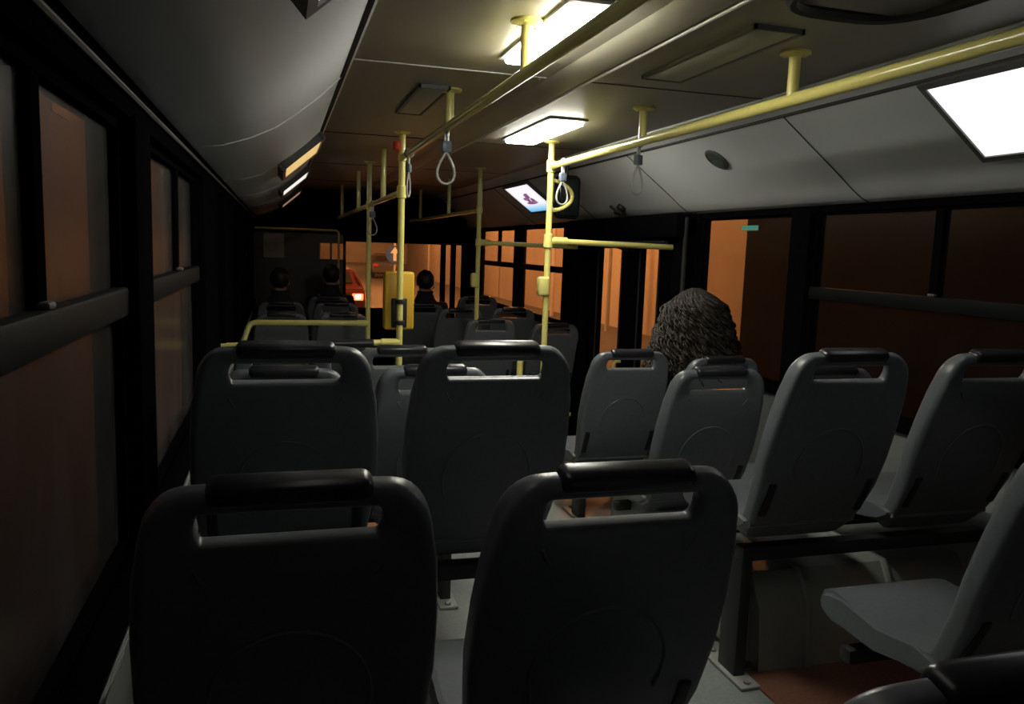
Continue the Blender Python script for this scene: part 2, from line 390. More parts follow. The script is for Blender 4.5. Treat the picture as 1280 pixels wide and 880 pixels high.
# lit advert display in the right cove (procedural picture)
m = bpy.data.materials.new('advert_screen'); m.use_nodes=True; n=m.node_tree; p=n.nodes['Principled BSDF']
t=n.nodes.new('ShaderNodeTexCoord'); sp=n.nodes.new('ShaderNodeSeparateXYZ'); n.links.new(t.outputs['Object'],sp.inputs[0])
rmp=n.nodes.new('ShaderNodeValToRGB'); mr=n.nodes.new('ShaderNodeMapRange'); mr.inputs['From Min'].default_value=-.1; mr.inputs['From Max'].default_value=.1
n.links.new(sp.outputs['Z'],mr.inputs[0]); n.links.new(mr.outputs[0],rmp.inputs[0])
rmp.color_ramp.elements[0].color=(.15,.55,.9,1); rmp.color_ramp.elements[1].color=(.95,.93,1,1); rmp.color_ramp.elements[1].position=.25
n.links.new(rmp.outputs[0],p.inputs['Emission Color']); p.inputs['Emission Strength'].default_value=1.0; M['advert']=m
r,mtx,L,h,pr_=cove_light('R',6.08,6.75,'advert','small bright advert display with purple figures on the far right cove',.02)
r['category']='display'; r.name='advert_display'
bm=bmesh.new()
for (u,v,a,b) in ((-.03,.0,.05,.035),(.01,.06,.05,.03),(.03,-.05,.06,.03),(.0,.11,.03,.025),(-.05,-.02,.02,.03),(.05,.03,.03,.09)):
    lathe(bm,[(1,0),(1,.002)],12,mtx @ Matrix.Translation((u,v,pr_)) @ Matrix.Diagonal((a*.6,b*1.6,1,1)))
finish(bm,'printed_figures',emit('purple_print',(.35,.12,.3),.6),r,smooth=False)
# speaker grille
nrm = Vector((-.595,0,-.80)).normalized()
def on_cove(y, x, z): return Matrix.Translation((x,y,z)) @ nrm.to_track_quat('Z','Y').to_matrix().to_4x4()
r = empty('speaker',(1.977,3.43,.453),label='round dark speaker grille set in the pale right cove',cat='speaker')
r.rotation_euler = nrm.to_track_quat('Z','Y').to_euler()
bm=bmesh.new(); lathe(bm,[(.066,-.004),(.066,.006),(.055,.010),(.055,.004)],28); finish(bm,'rim','fixture',r)
bm=bmesh.new(); lathe(bm,[(.054,0),(.054,.005),(.03,.008),(.005,.009)],28)
for k in range(-4,5):
    q=.052*math.cos(abs(k)/5.2*PI/2); tube(bm,[(-q,k*.011,.009),(q,k*.011,.009)],.0022,5)
finish(bm,'grille',mat('grille_grey',(.06,.075,.07),.5),r)
# emergency valve with cross handle on cove above the door
r = empty('emergency_valve',(2.17,4.95,.30),label='small dark cross-shaped emergency handle on the cove above the door',cat='emergency handle')
r.rotation_euler = nrm.to_track_quat('Z','Y').to_euler()
bm=bmesh.new(); lathe(bm,[(.03,-.01),(.03,.02),(.012,.025),(.012,.04)],14); finish(bm,'base','dark',r)
bm=bmesh.new(); box(bm,-.05,.05,-.012,.012,.035,.05,bev=.004); box(bm,-.012,.012,-.07,.07,.035,.05,bev=.004); finish(bm,'handle','dark',r)
# mirror with yellow hoop
r = empty('door_mirror',(1.80,4.98,.36),label='rounded black mirror housing hanging above the door beside the tall yellow pole',cat='mirror')
bm=bmesh.new(); box(bm,-.085,.085,-.02,.035,-.15,.13,bev=.035,seg=4); finish(bm,'housing','hinge',r)
bm=bmesh.new(); box(bm,-.068,.068,-.027,-.018,-.13,.11,bev=.012,seg=3); finish(bm,'mirror_glass','mirror',r)
bm=bmesh.new(); tube(bm,[(0,.03,.1),(0,.03,.20)],.012,8); finish(bm,'bracket','dark',r)
bm=bmesh.new(); tube(bm,[(1.45+.15*math.sin(t),4.33+.02*math.sin(t),.31+.085*math.cos(t)) for t in [PI*i/14 for i in range(15)]],.011,8)
tag(finish(bm,'grab_hoop','yellow'),'small curved yellow hoop fixed to the tall right pole near the ceiling','grab hoop')

# ---------------------------------------------------------------- rails, poles
RR = .0165
def rail_thing(name,label,cat='handrail',group=None): return empty(name,(0,0,0),label=label,cat=cat,group=group)
def T(name, parent, pts, r=RR, m='yellow', rad=.04, n=14):
    bm=bmesh.new(); tube(bm,smooth_path(pts,rad) if len(pts)>2 else pts,r,n); return finish(bm,name,m,parent,angle=50)
def flange(parent,x,y,z,top=True):
    bm=bmesh.new(); lathe(bm,[(.045,0),(.045,-.006 if top else .006),(.02,-.014 if top else .014)],20,Matrix.Translation((x,y,z)))
    for k in range(3): lathe(bm,[(.006,0),(.006,-.011 if top else .011)],8,Matrix.Translation((x+.033*math.cos(k*2.1),y+.033*math.sin(k*2.1),z)))
    return finish(bm,'flange','yellow',parent)
def collar(parent,x,y,z,r=.026,h=.035):
    bm=bmesh.new(); lathe(bm,[(RR+.002,-h),(r,-h+.004),(r,h-.004),(RR+.002,h)],16,Matrix.Translation((x,y,z))); return finish(bm,'collar','yellow',parent)
def hcollar(parent,x0,x1,y,z,r=.024):
    bm=bmesh.new(); tube(bm,[(x0,y,z),(x1,y,z)],r,14); return finish(bm,'collar','yellow',parent)
HZ=.465; XA,XB=.63,1.45
r=rail_thing('ceiling_handrail','yellow overhead handrail running above the left seats to the validator pole')
T('rail',r,[(XA,-1.15,HZ),(XA,4.33,HZ)])
for y in (.2,2.11,3.11): T('drop_post',r,[(XA,y,HZ),(XA,y,CZ)]); flange(r,XA,y,CZ)
r=rail_thing('ceiling_handrail','bright yellow overhead handrail curving along the right side beneath the cove')
T('rail',r,[(XB,-1.15,HZ),(XB,4.28,HZ)],.019)
for y in (.2,2.11,3.13): T('drop_post',r,[(XB,y,HZ),(XB,y,CZ)],.017); flange(r,XB,y,CZ)
r=rail_thing('ceiling_handrail','lower yellow handrail on the left beyond the validator pole')
T('rail',r,[(XA,4.37,.285),(XA,9.3,.285)])
for y in (5.15,6.8,8.6): T('drop_post',r,[(XA,y,.285),(XA,y,CZ)])
r=rail_thing('ceiling_handrail','lower yellow handrail on the right beyond the far right pole')
T('rail',r,[(XB,5.97,.285),(XB,9.3,.285)])
for y in (7.1,8.6): T('drop_post',r,[(XB,y,.285),(XB,y,CZ)])

def pole(x,y,label,fz=FF):
    r=empty('grab_pole',(x,y,fz),label=label,cat='pole',group='yellow grab poles')
    T('tube',r,[(0,0,0),(0,0,CZ-fz)],.0175); flange(r,0,0,CZ-fz); flange(r,0,0,0,False); return r
def stop_button(x,y,z,label,side=-1):
    r=empty('stop_button',(x,y,z),label=label,cat='stop button',group='stop buttons')
    bm=bmesh.new(); box(bm,-.052 if side<0 else -.012,.012 if side<0 else .052,-.03,.03,-.055,.055,bev=.014,seg=3); finish(bm,'housing','yellow',r)
    bm=bmesh.new(); lathe(bm,[(.018,0),(.018,.008),(.012,.012)],16,Matrix.Translation((-.022,.03,0)) @ Matrix.Rotation(-PI/2,4,'X')); finish(bm,'push_button','red',r)
p=pole(XA,4.35,'yellow pole in the middle holding the ticket validator')
collar(p,0,0,.285-FF); collar(p,0,0,HZ-FF,.024,.02)
p=pole(XB,4.30,'tall bright yellow pole on the right where the overhead handrail ends')
collar(p,0,0,HZ-FF); collar(p,0,0,.055-FF,.027,.04)
p=pole(XA,5.97,'thin yellow pole at the end of the far left barrier')
collar(p,0,0,.285-FF,.022,.03)
p=pole(XB,5.95,'dim yellow pole near the front right side windows')
collar(p,0,0,.285-FF,.024,.03); collar(p,0,0,.045-FF,.024,.03)
stop_button(XB,4.30,-.20,'yellow stop button housing clamped on the tall bright right pole')
stop_button(XB,5.95,-.24,'yellow stop button housing clamped on the dim far right pole')
r=rail_thing('door_crossbar','short bright yellow bar from the tall right pole to the door post','grab bar')
T('bar',r,[(XB+.02,4.30,.055),(XR-.10,4.30,.045)]); hcollar(r,XB+.01,XB+.11,4.30,.055)
r=rail_thing('door_crossbar','dim yellow bar from the far right pole across the side window','grab bar')
T('bar',r,[(XB+.02,5.95,.045),(XR-.04,5.95,.035)]); hcollar(r,XB+.01,XB+.09,5.95,.045)
r=rail_thing('barrier','low orange-yellow barrier bar between the far right pole and the wall','barrier')
T('bar',r,[(XB+.02,5.95,-.775),(XR,5.95,-.775)])
T('lower_bar',r,[(XB+.02,5.95,-1.3),(XR,5.95,-1.3)])
r=rail_thing('barrier','low yellow hoop at the foot of the tall right pole','barrier')
T('hoop',r,[(XB-.01,4.30,-.60),(1.31,4.30,-.60),(1.31,4.30,FF)],.018,rad=.05); T('lower_bar',r,[(1.31,4.30,-.78),(XB,4.30,-.78)],.014)
# left barriers
r=rail_thing('barrier','low yellow barrier bar with black sleeve joined to the validator pole','barrier')
T('bar',r,[(XA-.01,4.35,-.525),(XL,4.35,-.545)],.018)
bm=bmesh.new(); tube(bm,[(.49,4.35,-.53),(.26,4.35,-.535)],.024,14); finish(bm,'black_sleeve','grip',r)
hcollar(r,XA-.10,XA,4.35,-.526,.023)
r=rail_thing('barrier','long yellow barrier rail in front of the far left seats','barrier')
T('bar',r,[(XA,5.95,-.575),(-.20,5.95,-.575),(-.27,5.85,-.78),(XL,5.85,-1.2)],.02,rad=.05)
bm=bmesh.new(); box(bm,-.288,-.235,5.82,5.90,-.80,-.71,bev=.02,seg=3); finish(bm,'corner_bracket','yellow2',r); hcollar(r,XA-.08,XA,5.95,-.575)
# validator
r=empty('ticket_validator',(XA,4.30,-.29),label='yellow ticket validator box with a black reader clamped to the left pole',cat='ticket validator')
bm=bmesh.new(); box(bm,-.08,.085,.085,.165,-.17,.15,bev=.015,seg=3); finish(bm,'housing','yellow2',r)
bm=bmesh.new(); box(bm,-.042,.042,.062,.09,-.155,.005,bev=.006); finish(bm,'reader','hinge',r)
bm=bmesh.new()
bm.free()
for z in (-.01,-.125):
    bm=bmesh.new(); lathe(bm,[(.024,-.012),(.028,-.008),(.028,.008),(.024,.012)],16,Matrix.Translation((0,.05,z))); finish(bm,'clamp','dark',r)
BX('alarm_switch','red',(XA-.05,XA-.02,4.30,4.36,.50,.545),bev=.006); tag(bpy.data.objects['alarm_switch'],'small red alarm switch beside the top of the validator pole','alarm switch')

# strap handles
def strap(x,y,z,rz,label):
    r=empty('strap_handle',(x,y,z),rz,label=label,cat='strap handle',group='strap handles')
    bm=bmesh.new(); tube(bm,[(0,.0,RR+.006)]+[( .0,(RR+.006)*math.sin(a),(RR+.006)*math.cos(a)) for a in [PI*2*i/12 for i in range(1,12)]],.005,6,closed=True)
    tube(bm,[(-.006,0,-.02),(-.006,0,-.06)],.005,6); tube(bm,[(.006,0,-.02),(.006,0,-.06)],.005,6); finish(bm,'strap','clear',r)
    bm=bmesh.new(); box(bm,-.02,.02,-.012,.012,-.095,-.052,bev=.006); finish(bm,'clip','clip',r)
    pts=[]
    for i in range(28):
        t=2*PI*i/28; s=math.sin(t); c=math.cos(t)
        pts.append((.05*s*abs(math.sin(t/2))**1.2,0,-.155+.062*c))
    bm=bmesh.new(); tube(bm,pts,.0048,8,closed=True); finish(bm,'loop','clear',r)
strap(XA,3.16,HZ,.2,'strap handle hanging from the left overhead rail by the second drop post')
strap(XB,3.16,HZ,.5,'strap handle hanging from the right overhead rail, nearest the round speaker')
strap(XB+.0,4.10,HZ,.3,'strap handle hanging against the top of the tall bright right pole')
strap(XA+.0,4.12,HZ,1.2,'strap handle hanging beside the top of the validator pole')
strap(XA,5.75,.285,.4,'dark distant strap handle on the lower left rail')

# ---------------------------------------------------------------- seats
def seat_outline(off=0, n=10):
    pts=[]
    # right half from bottom centre going up, (u,h)
    side=[(.135,-.10),(.165,-.085),(.180,-.05),(.188,-.01),(.194,.03),(.205,.12),(.213,.22),(.211,.32),(.203,.42),(.195,.46)]
    top=[]
    cx,cz,rx,rz=.125,.465,.068,.088
    for i in range(9):
        a=PI/2*i/8; top.append((cx+rx*math.cos(a),cz+rz*math.sin(a)))
    half=side+top[1:]
    L=[(-u,h) for u,h in reversed(half)]
    return [(0,-.102)]+half+[(0.06,.556),(0,.557),(-.06,.556)]+L
def slot_outline():
    pts=[]
    for i in range(8): a=-PI/2+PI*i/7; pts.append((.105+.024*math.cos(a),.494+.030*math.sin(a)))
    for i in range(8): a=PI/2+PI*i/7; pts.append((-.105+.024*math.cos(a),.494+.030*math.sin(a)))
    return pts
REC=math.radians(17)
def place_h(y,h):   # bend the lower back forward, then recline; returns y,z
    y+= .8*max(0,.16-h)**2
    return (y*math.cos(REC)-h*math.sin(REC), y*math.sin(REC)+h*math.cos(REC))
def curve_mesh(name, outlines, extr, bev):
    cu=bpy.data.curves.new(name,'CURVE'); cu.dimensions='2D'; cu.fill_mode='BOTH'; cu.extrude=extr; cu.bevel_depth=bev; cu.bevel_resolution=3
    for ol in outlines:
        s=cu.splines.new('POLY'); s.points.add(len(ol)-1); s.use_cyclic_u=True
        for p,(u,h) in zip(s.points,ol): p.co=(u,h,0,1)
    o=bpy.data.objects.new(name,cu); C.objects.link(o)
    dg=bpy.context.evaluated_depsgraph_get(); me=bpy.data.meshes.new_from_object(o.evaluated_get(dg)); bpy.data.objects.remove(o)
    bm=bmesh.new(); bm.from_mesh(me); bpy.data.meshes.remove(me); bmesh.ops.remove_doubles(bm,verts=bm.verts,dist=.0003); return bm
def make_seat():
    r=empty('bus_seat',(0,0,0))
    B=.02
    def shrink(ol,cx,cz,d):
        out=[]
        n=len(ol)
        for i in range(n):
            p=Vector(ol[i-1]); q=Vector(ol[(i+1)%n]); t=(q-p).normalized(); nn=Vector((t.y,-t.x)); out.append((ol[i][0]-nn.x*d,ol[i][1]-nn.y*d))
        return out
    ol=shrink(seat_outline(),0,0,B)
    so=slot_outline(); so=[(u*(1+.014/.125),.494+(h-.494)*(1+.014/.030)) for u,h in so]
    bm=curve_mesh('backrest',[ol,so],.013,B)
    # curve lies in x,y with z depth -> map to x, depth y, height h
    for v in bm.verts:
        u,h,d=v.co; d*=.55+.45*min(1,max(0,(abs(u)-.135)/.055)); y,z=place_h(d,h); v.co=(u,y,z)
    # moulded arc grooves on the rear face
    def rear(u,h,k=-.0185): y,z=place_h(k,h); return (u,y,z)
    arc=[rear(.115*math.cos(a),.20+.13*math.sin(a),-.0335) for a in [PI*(-.12+1.24*i/24) for i in range(25)]]; tube(bm,arc,.003,6)
    arc=[rear(.125*math.cos(a),.455-.075*math.sin(a),-.029) for a in [PI*(.04+.92*i/20) for i in range(21)]]; tube(bm,arc,.0025,6)
    tube(bm,[rear(-.012,.405),rear(0,.402),rear(.012,.405)],.005,6)
    bk=finish(bm,'backrest','seat',r,angle=50)
    # grip sleeve
    bm=bmesh.new(); box(bm,-.108,.108,-.024,.024,.527,.563,bev=.016,seg=4)
    for v in bm.verts:
        u,d,h=v.co; y,z=place_h(d,h+.006*(1-(u/.12)**2)); v.co=(u,y,z)
    finish(bm,'grip','grip',r)
    # rear hinge slots
    for s in (-1,1):
        bm=bmesh.new(); box(bm,s*.168-.012,s*.168+.012,-.037,-.025,.03,.15,bev=.004)
        for v in bm.verts:
            u,d,h=v.co; y,z=place_h(d,h); v.co=(u,y,z)
        finish(bm,'hinge_bracket','hinge',r)
    # pan: profile in y,z
    prof=[(.0,-.02),(.0,.012),(.08,-.008),(.2,-.012),(.32,.004),(.38,.008),(.418,-.006),(.43,-.03),(.42,-.06),(.38,-.075),(.2,-.065),(.05,-.05)]
    bm=bmesh.new(); W=.2
    for s,t in ((-W,W),):
        A=[bm.verts.new((s,y,z)) for y,z in prof]; Bv=[bm.verts.new((t,y,z)) for y,z in prof]; n=len(prof)
        for i in range(n): bm.faces.new((A[i],A[(i+1)%n],Bv[(i+1)%n],Bv[i]))
        f1=bm.faces.new(A); f2=bm.faces.new(Bv)
    bmesh.ops.bevel(bm,geom=list(set(f1.edges)|set(f2.edges)),offset=.014,segments=3,affect='EDGES')
    for v in bm.verts:
        if v.co.y>.3: v.co.x*=1-(v.co.y-.3)*.5
    finish(bm,'seat_pan','seat',r)
    return r
proto=make_seat(); first=True
def seat(xc,ytop,ztop,label,group='grey bus seats',rz=0):
    global first
    o=proto if first else dup(proto); first=False
    # top of the grip in local space: y=-.557*sin, z=.57*cos
    o.location=(xc,ytop+.565*math.sin(REC),ztop-.571*math.cos(REC)); o.rotation_euler=(0,0,rz)
    tag(o,label,'bus seat',group); return o.location.z
def frame(x0,x1,ytop,ztop,legx,label,fz,wall=None):
    yb=ytop+.245; z=ztop-.571*math.cos(REC)-.128
    r=empty('seat_frame',((x0+x1)/2,yb,fz),label=label,cat='seat frame',group='seat frames')
    cx=(x0+x1)/2
    BX('beam','dark',(x0-cx,x1-cx,-.025,.025,z-fz-.025,z-fz+.02),r,bev=.005)
    BX('beam','dark',(x0-cx,x1-cx,.20,.24,z-fz-.02,z-fz+.018),r,bev=.005)
    for lx in legx:
        bm=bmesh.new(); box(bm,lx-cx-.02,lx-cx+.02,-.02,.08,0.0,z-fz-.02,bev=.006)
        finish(bm,'leg','dark',r)
        bm=bmesh.new(); box(bm,lx-cx-.035,lx-cx+.035,-.09,.17,.0005,.012,bev=.004)
        for q in (-.065,.145): lathe(bm,[(.012,.012),(.012,.02),(.006,.024)],8,Matrix.Translation((lx-cx,q,0)))
        finish(bm,'foot_plate','house',r)
A1,A2,B1,B2=.015,.50,1.575,2.065
seat(.62,.485,-.325,'bus seat right below the camera, only its dark top corner shows at bottom right')
seat(A1,1.06,-.300,'nearest left bus seat, dark back filling the lower left of the picture')
seat(A2-.012,1.04,-.300,'nearest bus seat at lower centre, with a long handle slot in its dark back')
seat(A1,1.83,-.216,'left window bus seat in the second row, directly ahead of the lower left one')
seat(A2+.01,1.86,-.218,'second row bus seat in the centre with a glossy black grip on top')
seat(A1,2.60,-.385,'left window bus seat in the third row, showing only through a handle slot')
seat(A2,2.60,-.385,'third row grey bus seat half hidden behind the centre seat, beside the left aisle')
seat(A1,3.36,-.415,'fourth row left window bus seat, mostly hidden below the yellow barrier')
seat(A2,3.36,-.415,'fourth row bus seat in front of the validator pole, only its top showing')
seat(B1,1.14,-.32,'right-hand bus seat with its pale pan facing forward at the lower right edge')
seat(B1-.03,1.86,-.238,'large dark-backed right aisle seat with pale rounded left edge')
seat(B2,1.86,-.242,'right window seat cut off by the right picture edge, beside the large aisle seat')
seat(B1,2.60,-.40,'grey right aisle seat in the third row, directly behind the one before the curly-haired woman')
seat(B2,2.60,-.40,'third row right window seat, a sliver beyond the large dark-backed seat')
seat(B1,3.38,-.437,'grey aisle seat left of the curly-haired woman, in front of the door panes')
seat(B2,3.38,-.47,'bus seat the curly-haired woman sits on')
frame(XL,.70,1.04,-.300,(.60,),'dark beam and leg under the nearest pair of left seats',FR)
frame(XL,.72,1.86,-.22,(.62,),'dark beam and leg under the second row left pair',FR)
frame(XL,.72,2.60,-.385,(.60,),'dark beam and leg under the third row left pair, its foot on the pale floor',FR)
frame(XL,.72,3.36,-.415,(.60,),'dark beam and leg under the fourth row left pair',FR)
frame(1.38,XR,1.14,-.32,(1.45,),'dark beam and leg under the nearest right seat',FR)
frame(1.38,XR,1.86,-.24,(1.40,),'dark beam and aisle leg with foot plate under the large right seats',FR)
frame(1.38,XR,2.60,-.40,(1.45,),'dark beam and leg under the third row right pair',FR)
frame(1.38,XR,3.38,-.445,(1.45,),'dark beam and leg under the fourth row right pair',FR)
# front, low-floor seats
FZ=FF
G='distant seats at the front of the bus'
seat(B1-.03,5.85,-.52,'distant right aisle seat just beyond the far right pole',G)
seat(B2,5.85,-.55,'distant right window seat under the barred side window, nearest the middle door',G)
seat(B1-.10,6.62,-.50,'distant right aisle seat one row beyond the far right pole',G)
seat(B2-.12,6.62,-.49,'distant right window seat against the orange side window',G)
seat(1.30,7.45,-.52,'distant seat the man in front of the windscreen sits on',G)
seat(1.83,7.45,-.44,'distant seat right of the man in front of the windscreen',G)
seat(A1-.0,6.35,-.53,'distant left window seat behind the long yellow barrier',G)
seat(A2-.02,6.35,-.53,'distant left aisle seat behind the long yellow barrier',G)
seat(A1,7.15,-.50,'distant left window seat of the person holding a phone',G)
seat(A2-.02,7.15,-.50,'distant left aisle seat next to the person holding a phone',G)
seat(A2-.04,7.95,-.50,'distant left aisle seat of the dark-coated passenger near the driver',G)
for x0,x1,y,z,l,lab in ((1.36,XR,5.85,-.53,1.42,'right seats beyond the middle door'),(1.28,XR,6.62,-.50,1.34,'second far right pair'),(1.1,XR,7.45,-.50,1.2,'seats of the man before the windscreen'),
                  (XL,.70,6.35,-.53,.6,'left seats behind the long barrier'),(XL,.70,7.15,-.50,.6,'left seats of the person with the phone'),(XL,.68,7.95,-.50,.58,'farthest left seats')):
    frame(x0,x1,y,z,(l,),'dark beam and leg under the '+lab,FF)

# wheel housing
r=empty('wheel_housing',(1.9,2.45,FR),label='pale grey moulded wheel housing on the floor under the large right seats',cat='wheel housing')
bm=bmesh.new()
prof=[]
for i in range(13):
    a=PI*i/12; prof.append((2.70-.60*math.cos(a),FR+.31*min(1,math.sin(a)*2.6)))
A=[bm.verts.new((1.45-1.9,y-2.45,z-FR)) for y,z in prof]; Bv=[bm.verts.new((XR-1.9,y-2.45,z-FR)) for y,z in prof]
for i in range(12): bm.faces.new((A[i],A[i+1],Bv[i+1],Bv[i]))
bm.faces.new(A[::-1]); bm.faces.new(Bv); bm.faces.new((A[0],Bv[0],Bv[-1],A[-1]))
bmesh.ops.bevel(bm,geom=[e for e in bm.edges if all(abs(v.co.x+.45)<.001 for v in e.verts)],offset=.03,segments=3,affect='EDGES')
finish(bm,'housing_shell','house',r,angle=40)
for xr in (1.66,2.0):
    bm=bmesh.new(); tube(bm,[(xr-1.9,y-2.45,z-FR) for y,z in prof],.014,8); finish(bm,'moulded_rib','house',r)

# ---------------------------------------------------------------- people
def skin(nodes, edges, root=0, sub=2, name='body'):
    me=bpy.data.meshes.new(name); me.from_pydata([n[0] for n in nodes],edges,[])
    o=bpy.data.objects.new(name,me); C.objects.link(o)
    m=o.modifiers.new('s','SKIN'); m.use_smooth_shade=True
    sv=me.skin_vertices[0].data
    for i,n in enumerate(nodes):
        rr=n[1]; sv[i].radius=(rr,rr) if not isinstance(rr,tuple) else rr
        sv[i].use_root=(i==root)
    s=o.modifiers.new('u','SUBSURF'); s.levels=sub; s.render_levels=sub
    dg=bpy.context.evaluated_depsgraph_get(); out=bpy.data.meshes.new_from_object(o.evaluated_get(dg)); bpy.data.objects.remove(o)
    bm=bmesh.new(); bm.from_mesh(out); bpy.data.meshes.remove(out); return bm
def person(x, yb, pan, fz, coat, label, hair='short', phone=False, s=1.0, lean=0):
    """seated, facing +Y; yb = seat back base y, pan = seat pan z"""
    r=empty('person',(x,yb,fz),label=label,cat='person')
    P=pan-fz
    N=[]; E=[]
    def nd(p,rad,par=None):
        N.append((Vector((p[0]+lean*max(0,p[2]-P),p[1],p[2])),rad)); 
        if par is not None: E.append((par,len(N)-1))
        return len(N)-1
    pel=nd((0,.13,P+.11),(.15,.11)); bel=nd((0,.10,P+.24),(.135,.105),pel); che=nd((0,.06,P+.40),(.135,.10),bel); shl=nd((0,.05,P+.50),(.06,.055),che)
    nk=nd((0,.06,P+.57),(.052,.055),shl); jaw=nd((0,.085,P+.635),(.060,.068),nk); hd=nd((0,.08,P+.70),(.076,.092),jaw); crn=nd((0,.07,P+.765),(.060,.075),hd)
    torso=[pel,bel,che,shl]; arms=[]; legs=[]; feet=[]
    for s_ in (-1,1):
        a=nd((s_*.165,.05,P+.47),.042,shl); b=nd((s_*.215,.10,P+.22),.043,a)
        if phone: wp=(s_*.07,.36,P+.34)
        else: wp=(s_*.12,.33,P+.15)
        c=nd(wp,.028,b); arms+= [a,b,c]
        palm=nd((wp[0]-s_*.01,wp[1]+.05,wp[2]+.004),(.034,.018),c)
        for q,(dx,l) in enumerate(((-.028,.058),(-.010,.068),(.009,.066),(.026,.052))):
            f1=nd((wp[0]+dx,wp[1]+.09,wp[2]),.0095,palm); f2=nd((wp[0]+dx,wp[1]+.09+l*.5,wp[2]-.012),.0085,f1); nd((wp[0]+dx*.9,wp[1]+.09+l*.75,wp[2]-.035),.0075,f2)
        t1=nd((wp[0]-s_*.045,wp[1]+.055,wp[2]+.0),.010,palm); nd((wp[0]-s_*.055,wp[1]+.085,wp[2]-.008),.0085,t1)
        h=nd((s_*.09,.17,P+.085),.085,pel); k=nd((s_*.12,.52,P+.075),.058,h); an=nd((s_*.12,.50,.09),.036,k); legs+=[h,k,an]
        toe=nd((s_*.13,.66,.035),.034,an)
        feet.append((an,toe))
    finish(skin(N,E,pel),'body','skin',r)
    # face features
    bm=bmesh.new(); fx=lean*.7
    lathe(bm,[(.004,0),(.011,.006),(.014,.02),(.008,.036)],10,Matrix.Translation((lean*.69,.168,P+.70)) @ Matrix.Rotation(PI,4,'X'))
    for s_ in (-1,1): lathe(bm,[(.004,-.01),(.018,-.006),(.02,.004),(.012,.008)],10,Matrix.Translation((lean*.7+s_*.077,.075,P+.695)) @ Matrix.Rotation(PI/2,4,'Y') @ Matrix.Diagonal((1.5,1,1,1)))
    tube(bm,[(lean*.65-.02,.145,P+.645),(lean*.65,.152,P+.643),(lean*.65+.02,.145,P+.645)],.005,6)
    finish(bm,'face_features','skin',r)
    bm=bmesh.new()
    for s_ in (-1,1): bmesh.ops.create_uvsphere(bm,u_segments=10,v_segments=8,radius=.011,matrix=Matrix.Translation((lean*.7+s_*.03,.158,P+.715)))
    finish(bm,'eye','white',r)
    def sub(ids,grow):
        mp={i:j for j,i in enumerate(ids)}
        nn=[(N[i][0],tuple(q+grow for q in N[i][1]) if isinstance(N[i][1],tuple) else N[i][1]+grow) for i in ids]
        ee=[(mp[a],mp[b]) for a,b in E if a in mp and b in mp]; return nn,ee
    nn,ee=sub(torso+arms,.032); nn[3]=(nn[3][0],(.115,.095)); nn[2]=(nn[2][0],(.18,.125)); finish(skin(nn,ee,0),'jacket',coat,r)
    nn,ee=sub([pel]+legs,.012); finish(skin(nn,ee,0),'trousers','jeans',r)
    bm=bmesh.new(); lathe(bm,[(.13,-.075),(.098,-.03),(.075,.02),(.082,.045),(.068,.045),(.06,.0)],18,Matrix.Translation((lean*.56,.06,P+.575))); finish(bm,'collar',coat,r)
    for an,toe in feet:
        bm=skin([(N[an][0]-Vector((0,.02,.055)),.036),(N[an][0]+Vector((0,.05,-.052)),.034),(N[toe][0],.034)],[(0,1),(1,2)]); 
        zmin=min(v.co.z for v in bm.verts)
        for v in bm.verts: v.co.z=max(v.co.z-zmin*0,0.002)
        finish(bm,'shoe','shoe',r)
    hc=Vector((lean*.72,.07,P+.715))
    if hair=='curly':
        bm=bmesh.new()
        rnd=random.Random(3)
        def vol(t,th):  # t 0..1 top to tip ; th angle, back is -Y
            rad=.015+.085*math.sin(min(1,t*3.2)*PI/2)+.135*t
            z=.135-.02*t-.42*t**1.15+ (0)
            return Vector((rad*math.cos(th)*1.12,rad*math.sin(th)*.95-.015,z))
        # inner mass
        rings=[]
        for i in range(12):
            t=i/11; rings.append([bm.verts.new(hc+vol(t,PI*(.98+1.04*j/15))*Vector((1,1,1)).x*.93) for j in range(16)])
        for A_,B_ in zip(rings,rings[1:]):
            for j in range(15): bm.faces.new((A_[j],A_[j+1],B_[j+1],B_[j]))
        for k in range(330):
            th=PI*(.93+1.14*rnd.random()); ln=.75+.3*rnd.random(); ph=rnd.random()*6.28; am=.008+.014*rnd.random(); fq=24+16*rnd.random(); sc=.93+.14*rnd.random()
            pts=[];rad=[]
            for i in range(60):
                t=i/59*ln; p=vol(t,th+.10*math.sin(3*t+ph)); p=Vector((p.x*sc,p.y*sc,p.z))
                tang=Vector((-math.sin(th),math.cos(th),0)); out=Vector((math.cos(th),math.sin(th),0))
                g=min(1,t*5)
                p+=tang*am*g*math.sin(fq*t+ph)+out*am*g*math.cos(fq*t+ph)
                pts.append(hc+p); rad.append(.0062*(1-.6*i/59)+.001)
            tube(bm,pts,rad,5)
        h=finish(bm,'curly_hair','hair_b',r,angle=180)
    else:
        bm=bmesh.new(); bmesh.ops.create_uvsphere(bm,u_segments=28,v_segments=18,radius=1)
        rnd=random.Random(5)
        for v in bm.verts:
            c=v.co.copy(); f=1+.035*math.sin(9*c.x+3*c.z)*math.sin(8*c.z+5*c.y)
            v.co=hc+Vector((c.x*.086*f,c.y*.103*f-.012,c.z*.098*f+.012))
        bmesh.ops.delete(bm,geom=[v for v in bm.verts if (v.co.y-hc.y)>.055 and v.co.z<hc.z+.05 or v.co.z<hc.z-.095],context='VERTS')
        sh=finish(bm,'hair','hair_k',r); md=sh.modifiers.new('solid','SOLIDIFY'); md.thickness=.012; md.offset=-1
    return r
def sb(ytop,ztop): return ytop+.565*math.sin(REC), ztop-.571*math.cos(REC)
y,z=sb(3.38,-.47); person(B2-.045,y+.03,z,FR,'coat_b','person with long brown curly hair sitting by the right window, seen from behind','curly',lean=0)
